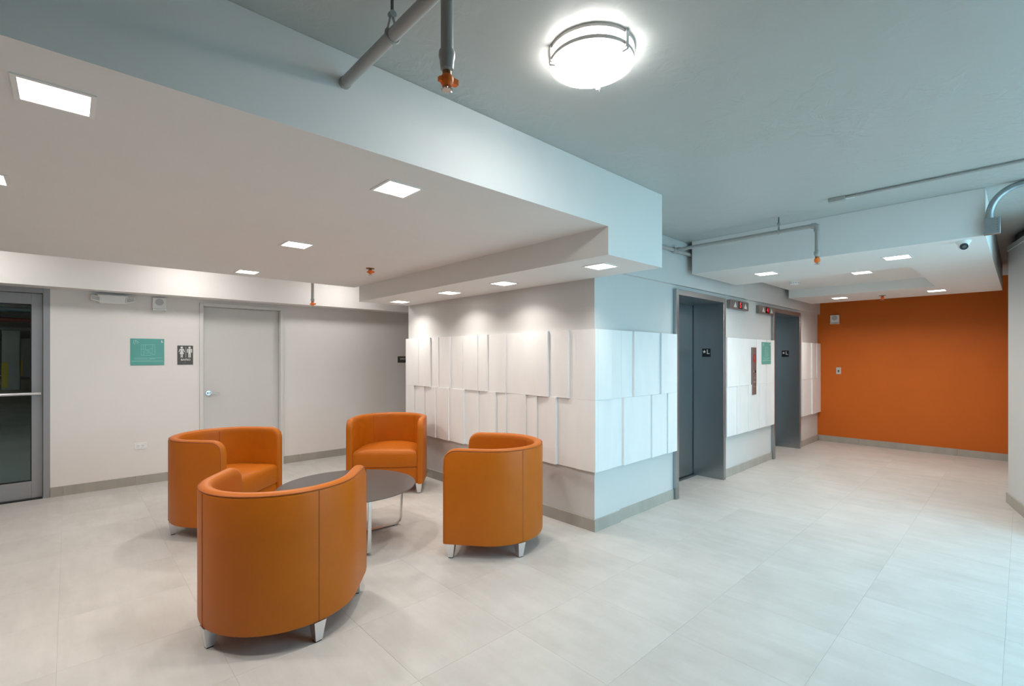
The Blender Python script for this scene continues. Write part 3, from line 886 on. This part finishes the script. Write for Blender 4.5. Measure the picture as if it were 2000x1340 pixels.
sprinkler_parts(t, 0, 0, 2.262, 1.15)

t = thing('sprinkler_drop', 'thin grey pipe hanging before the pale beam with orange sprinkler cap', 'sprinkler', (2.225, 6.03, 0))
MB().cyl((0, 0, ZC), (0, 0, 2.165), .0175, n=16).build('drop_pipe', M['pipe'], t, smooth=40)
MB().lathe([(.0175, .006), (.022, .002), (.022, -.020), (.015, -.030), (.0001, -.030)], (0, 0, 2.168), 16).build('reducer', M['pipe'], t, smooth=40)
sprinkler_parts(t, 0, 0, 2.14, 1.15)

def flush_sprinkler(x, y, z, label):
    t = thing('ceiling_sprinkler', label, 'sprinkler', (x, y, z), 0)
    MB().lathe([(.0001, 0), (.040, 0), (.038, -.005), (.016, -.009), (.0001, -.009)], n=24).build('escutcheon', M['brass'], t, smooth=40)
    sprinkler_parts(t, 0, 0, -.004, 1.1)
flush_sprinkler(2.085, 4.2, ZS, 'orange-capped sprinkler head set in the soffit over the seating')
flush_sprinkler(8.30, 1.335, CZ, 'orange-capped sprinkler head at the back of the canopy')

# ------------------------------------------------------------------ canopy devices and conduits
t = thing('smoke_detector', 'white round smoke detector in the raised middle of the canopy', 'smoke detector', (6.85, 2.005, CZR))
MB().lathe([(.0001, 0), (.062, 0), (.062, -.012), (.054, -.016), (.052, -.036), (.042, -.046), (.0001, -.048)], n=28).build('housing', M['white'], t, smooth=40)
m_ = MB()
for k in range(12):
    a = k * math.pi / 6
    m_.box(-.006 + .0525 * math.cos(a), .006 + .0525 * math.cos(a), -.006 + .0525 * math.sin(a), .006 + .0525 * math.sin(a), -.032, -.020)
m_.build('vent_slot', M['grey_plastic'], t)

t = thing('security_camera', 'white turret security camera with dark lens under the canopy corner', 'security camera', (4.83, .30, CZ))
t.scale = (.8, .8, .8)
MB().lathe([(.0001, 0), (.056, 0), (.056, -.006), (.046, -.026), (.040, -.034), (.0001, -.034)], n=28).build('mount', M['white'], t, smooth=40)
aim = Vector((-.80, -.18, -.42)).normalized()
ball = Vector((0, 0, -.040))
bb_ = MB()
prof_ = [(.040 * math.sin(a), -.040 * math.cos(a)) for a in [R(k) for k in range(0, 181, 15)]]
prof_ = [(max(r, .0001), z) for r, z in prof_]
bb_.lathe(prof_, tuple(ball), 24)
bl = bb_.build('ball', M['white'], t, smooth=60)
c0 = ball + aim * .030
MB().cyl(tuple(c0), tuple(c0 + aim * .013), .031, .029, 24).build('lens_ring', M['lens'], bl, smooth=40)
MB().cyl(tuple(c0 + aim * .013), tuple(c0 + aim * .015), .014, .012, 20).build('lens', M['sign_grey'], bl, smooth=40)

t = thing('ceiling_conduit', 'thin straight conduit with a small box on the grey ceiling', 'conduit', (4.2, 1.0, ZC))
MB().box(-.020, .020, -.105, .0, -.030, 0).build('box', M['pipe'], t, bevel=.003)
MB().cyl((0, -.10, -.012), (0, -1.5, -.012), .0095, n=14).build('tube', M['pipe'], t, smooth=40)
MB().cyl((.014, -.10, -.014), (.014, -.16, -.014), .007, n=12).build('connector', M['white'], t, smooth=40)

t = thing('electrical_conduit', 'bent galvanised conduit with a square box at the canopy corner', 'conduit', (4.70, .135, 0))
ox, oy = 4.70, .135
W_ = lambda mb: mb.xf(lambda x, y, z: (x - ox, y - oy, z))
W_(MB().box(4.665, 4.712, .105, .188, 2.300, 2.412)).build('junction_box', M['galv'], t, bevel=.002)
m_ = MB()
for k in range(5): m_.cyl((4.6655, .120, 2.325 + .018 * k), (4.6640, .120, 2.325 + .018 * k), .003, n=8)
W_(m_).build('knockout', M['rod'], t)
pts = []
for k in range(13):
    a = R(180 - 90 * k / 12)
    pts.append((4.69, .158 - .165 - .165 * math.cos(a) , 2.435 + .180 * math.sin(a)))
pts = [(4.69, .158, 2.412), (4.69, .158, 2.42)] + pts + [(4.69, -.3, 2.615), (4.69, -.52, 2.615)]
W_(MB().tube(pts, .0215, 16)).build('bent_tube', M['galv'], t, smooth=50)
W_(MB().cyl((4.69, .158, 2.412), (4.69, .158, 2.424), .024, n=20).cyl((4.69, .158, 2.424), (4.69, .158, 2.436), .0205, n=20)).build('coupling', M['galv'], t, smooth=40)

# ------------------------------------------------------------------ tub chairs
CH, CT, CYF, CZB, CZT = .403, .068, .275, .105, .792
def chair_path():
    st = []
    ys = [CYF, CYF - .006, CYF - .018, CYF - .04, CYF - .065, CYF - .09, CYF - .12, .08, .04]
    for y in ys: st.append((-CH, y, -1, 0))
    for k in range(33):
        a = math.pi + math.pi * k / 32
        st.append((CH * math.cos(a), CH * math.sin(a), math.cos(a), math.sin(a)))
    for y in ys[::-1]: st.append((CH, y, 1, 0))
    return st
def top_at(y):
    r = .095
    q = CYF - y
    return CZT if q >= r or y < 0 else CZT - (r - math.sqrt(max(0, r * r - (r - q) ** 2)))
def build_chair_meshes():
    st = chair_path()
    n = len(st)
    sh = MB()
    rings = []
    for i, (x, y, nx, ny) in enumerate(st):
        e = min(i, n - 1 - i)
        ins = .012 if e == 0 else (.0035 if e == 1 else 0.0)
        zt = top_at(y) if abs(nx) == 1 and ny == 0 else CZT
        zt = max(zt, CZT - .095) - ins
        sec = [(.018 + ins, CZB), (.004 + ins, CZB + .006), (ins, CZB + .022), (ins, .35), (ins, .60), (ins, zt - .030), (.004 + ins, zt - .014), (.013 + ins, zt - .004), (.026, zt),
               (CT - .024, zt), (CT - .010 - ins, zt - .006), (CT - .002 - ins, zt - .020), (CT - ins, zt - .045), (CT - ins, .45), (CT - ins, CZB + .02), (CT - .012, CZB)]
        rings.append([(x - nx * o, y - ny * o, z) for o, z in sec])
    m = len(rings[0])
    fs_ = []
    for i in range(n - 1):
        fs_ += [(i * m + k, i * m + (k + 1) % m, (i + 1) * m + (k + 1) % m, (i + 1) * m + k) for k in range(m)]
    fs_ += [tuple(range(m)), tuple((n - 1) * m + k for k in range(m))[::-1]]
    sh.add([p for r_ in rings for p in r_], fs_)
    out = {'shell': sh.mesh('shell', M['leather'], 42)}
    # welt along the outer top edge and down the arm fronts
    wl = []
    for i, (x, y, nx, ny) in enumerate(st):
        e = min(i, n - 1 - i)
        if e < 2: continue
        zt = top_at(y) if ny == 0 else CZT
        wl.append((x - nx * .0035, y - ny * .0035, zt - .0125))
    f0 = [(-CH + .003, CYF - .010, z) for z in (CZB + .03, .3, .5, CZT - .115)]
    f1 = [(CH - .003, CYF - .010, z) for z in (CZB + .03, .3, .5, CZT - .115)]
    out['piping'] = MB().tube(f0 + wl + f1[::-1], .0032, 6).mesh('piping', M['piping'], 60)
    # seams
    for s in (-1, 1):
        a = R(-90 + s * 44)
        c, si = math.cos(a), math.sin(a)
        for rr, z0, z1, nm in ((CH - .0002, CZB + .01, CZT - .02, 'outer_seam'), (CH - CT + .0004, .45, CZT - .03, 'inner_seam')):
            out[nm + str(s)] = MB().tube([(rr * c, rr * si, z0), (rr * c, rr * si, (z0 + z1) / 2), (rr * c, rr * si, z1)], .0022, 6).mesh(nm, M['piping'], 60)
    # seat
    ri = CH - CT + .001
    def plan(front, bulge, rad):
        p = []
        for k in range(25):
            a = math.pi + math.pi * k / 24
            p.append((rad * math.cos(a), rad * math.sin(a)))
        for k in range(13):
            u = k / 12
            p.append((rad - 2 * rad * u, front + bulge * math.sin(math.pi * u)))
        return p
    def loft(rows, top=True):
        mb = MB()
        rings_ = [[(x * s, (y - .0) * s + dy, z + lift * (1 - (x / ri) ** 2)) for x, y in pl] for pl, z, s, dy, lift in rows]
        k_ = len(rings_[0])
        f_ = []
        for i in range(len(rings_) - 1):
            f_ += [(i * k_ + j, i * k_ + (j + 1) % k_, (i + 1) * k_ + (j + 1) % k_, (i + 1) * k_ + j) for j in range(k_)]
        f_ += [tuple(range(k_))[::-1], tuple((len(rings_) - 1) * k_ + j for j in range(k_))]
        return mb.add([p for r_ in rings_ for p in r_], f_)
    base = plan(CYF - .012, .018, ri)
    out['seat_cushion'] = loft([(base, .286, .985, .002, 0), (base, .296, 1, 0, 0), (base, .36, 1.0, .003, 0), (base, .415, .998, .002, .0), (base, .438, .985, .0, .002),
                                (base, .452, .955, -.004, .004), (base, .460, .90, -.008, .006), (base, .464, .70, -.016, .008), (base, .466, .35, -.02, .008)]).mesh('seat_cushion', M['leather'], 60)
    ap = plan(CYF - .022, .014, ri)
    out['front_apron'] = loft([(ap, CZB, .99, 0, 0), (ap, CZB + .012, 1, 0, 0), (ap, .274, 1, 0, 0), (ap, .283, .985, 0, 0)]).mesh('front_apron', M['leather'], 50)
    # legs
    leg = MB().hexa([(-.018, -.018, .006), (.018, -.018, .006), (.018, .018, .006), (-.018, .018, .006),
                     (-.032, -.032, CZB + .004), (.032, -.032, CZB + .004), (.032, .032, CZB + .004), (-.032, .032, CZB + .004)])
    out['leg'] = leg.mesh('leg', M['alu'])
    out['glide'] = MB().box(-.016, .016, -.016, .016, 0, .006).mesh('glide', M['black'])
    return out
CM = build_chair_meshes()
LEGS = ((.262, -.262, 45), (-.262, -.262, -45), (.352, .225, 0), (-.352, .225, 0))
def tub_chair(x, y, deg, label):
    t = thing('tub_chair', label, 'armchair', (x, y, 0), R(deg - 90), 'orange tub chairs around the coffee table')
    shl = piece('shell', CM['shell'], t)
    piece('piping', CM['piping'], shl)
    for s in (-1, 1):
        piece('outer_seam', CM['outer_seam' + str(s)], shl)
        piece('inner_seam', CM['inner_seam' + str(s)], shl)
    piece('seat_cushion', CM['seat_cushion'], t)
    piece('front_apron', CM['front_apron'], t)
    for lx, ly, rz in LEGS:
        lg = piece('leg', CM['leg'], t, (lx, ly, 0), R(rz))
        piece('glide', CM['glide'], lg)
tub_chair(.882, 2.828, 52.8, 'largest orange tub chair, its back turned fully to the viewer')
tub_chair(2.443, 2.860, 128.0, 'orange tub chair seen from the side, in front of the white cladding')
tub_chair(.997, 4.710, -49.5, 'orange tub chair in front of the restroom door')
tub_chair(2.613, 4.793, 230.2, 'orange tub chair facing the viewer across the table, its seat showing')

# ------------------------------------------------------------------ coffee table
t = thing('coffee_table', 'low round dark coffee table on bent steel legs among the chairs', 'table', (1.645, 3.70, 0))
MB().lathe([(.0001, .406), (.505, .406), (.528, .413), (.531, .417), (.529, .420), (.0001, .420)], n=72).build('table_top', M['table_top'], t, smooth=30)
def sled(name, ang, rf, rt):
    c, s = math.cos(ang), math.sin(ang)
    prof_ = [(-rt, .404), (-rf - .012, .06), (-rf, .028), (-rf + .03, .012), (rf - .03, .012), (rf, .028), (rf + .012, .06), (rt, .404)]
    pts_ = [(p, z) for p, z in prof_]
    m_ = MB()
    hw, th = .014, .005
    P2 = [Vector(p) for p in pts_]
    nrm_ = []
    for i in range(len(P2)):
        d0 = (P2[min(i + 1, len(P2) - 1)] - P2[max(i - 1, 0)]).normalized()
        nrm_.append(Vector((-d0.y, d0.x)))
    vv, ff = [], []
    for p, nn in zip(P2, nrm_):
        for a_, b_ in ((-hw, -th), (hw, -th), (hw, th), (-hw, th)):
            q = p + nn * b_
            vv.append((q.x * c - a_ * s, q.x * s + a_ * c, q.y))
    for i in range(len(P2) - 1):
        ff += [(i * 4 + k, i * 4 + (k + 1) % 4, (i + 1) * 4 + (k + 1) % 4, (i + 1) * 4 + k) for k in range(4)]
    ff += [(0, 1, 2, 3), tuple(len(vv) - 4 + k for k in (3, 2, 1, 0))]
    m_.add(vv, ff)
    lg = m_.build(name, M['chrome'], t, bevel=.002)
    for s2 in (-1, 1):
        f_ = MB().cyl((s2 * (rf - .06) * c, s2 * (rf - .06) * s, 0), (s2 * (rf - .06) * c, s2 * (rf - .06) * s, .008), .010, n=12)
        f_.build('glide', M['black'], lg)
sled('leg_frame', R(-1), .462, .485)
sled('leg_frame', R(84), .462, .485)
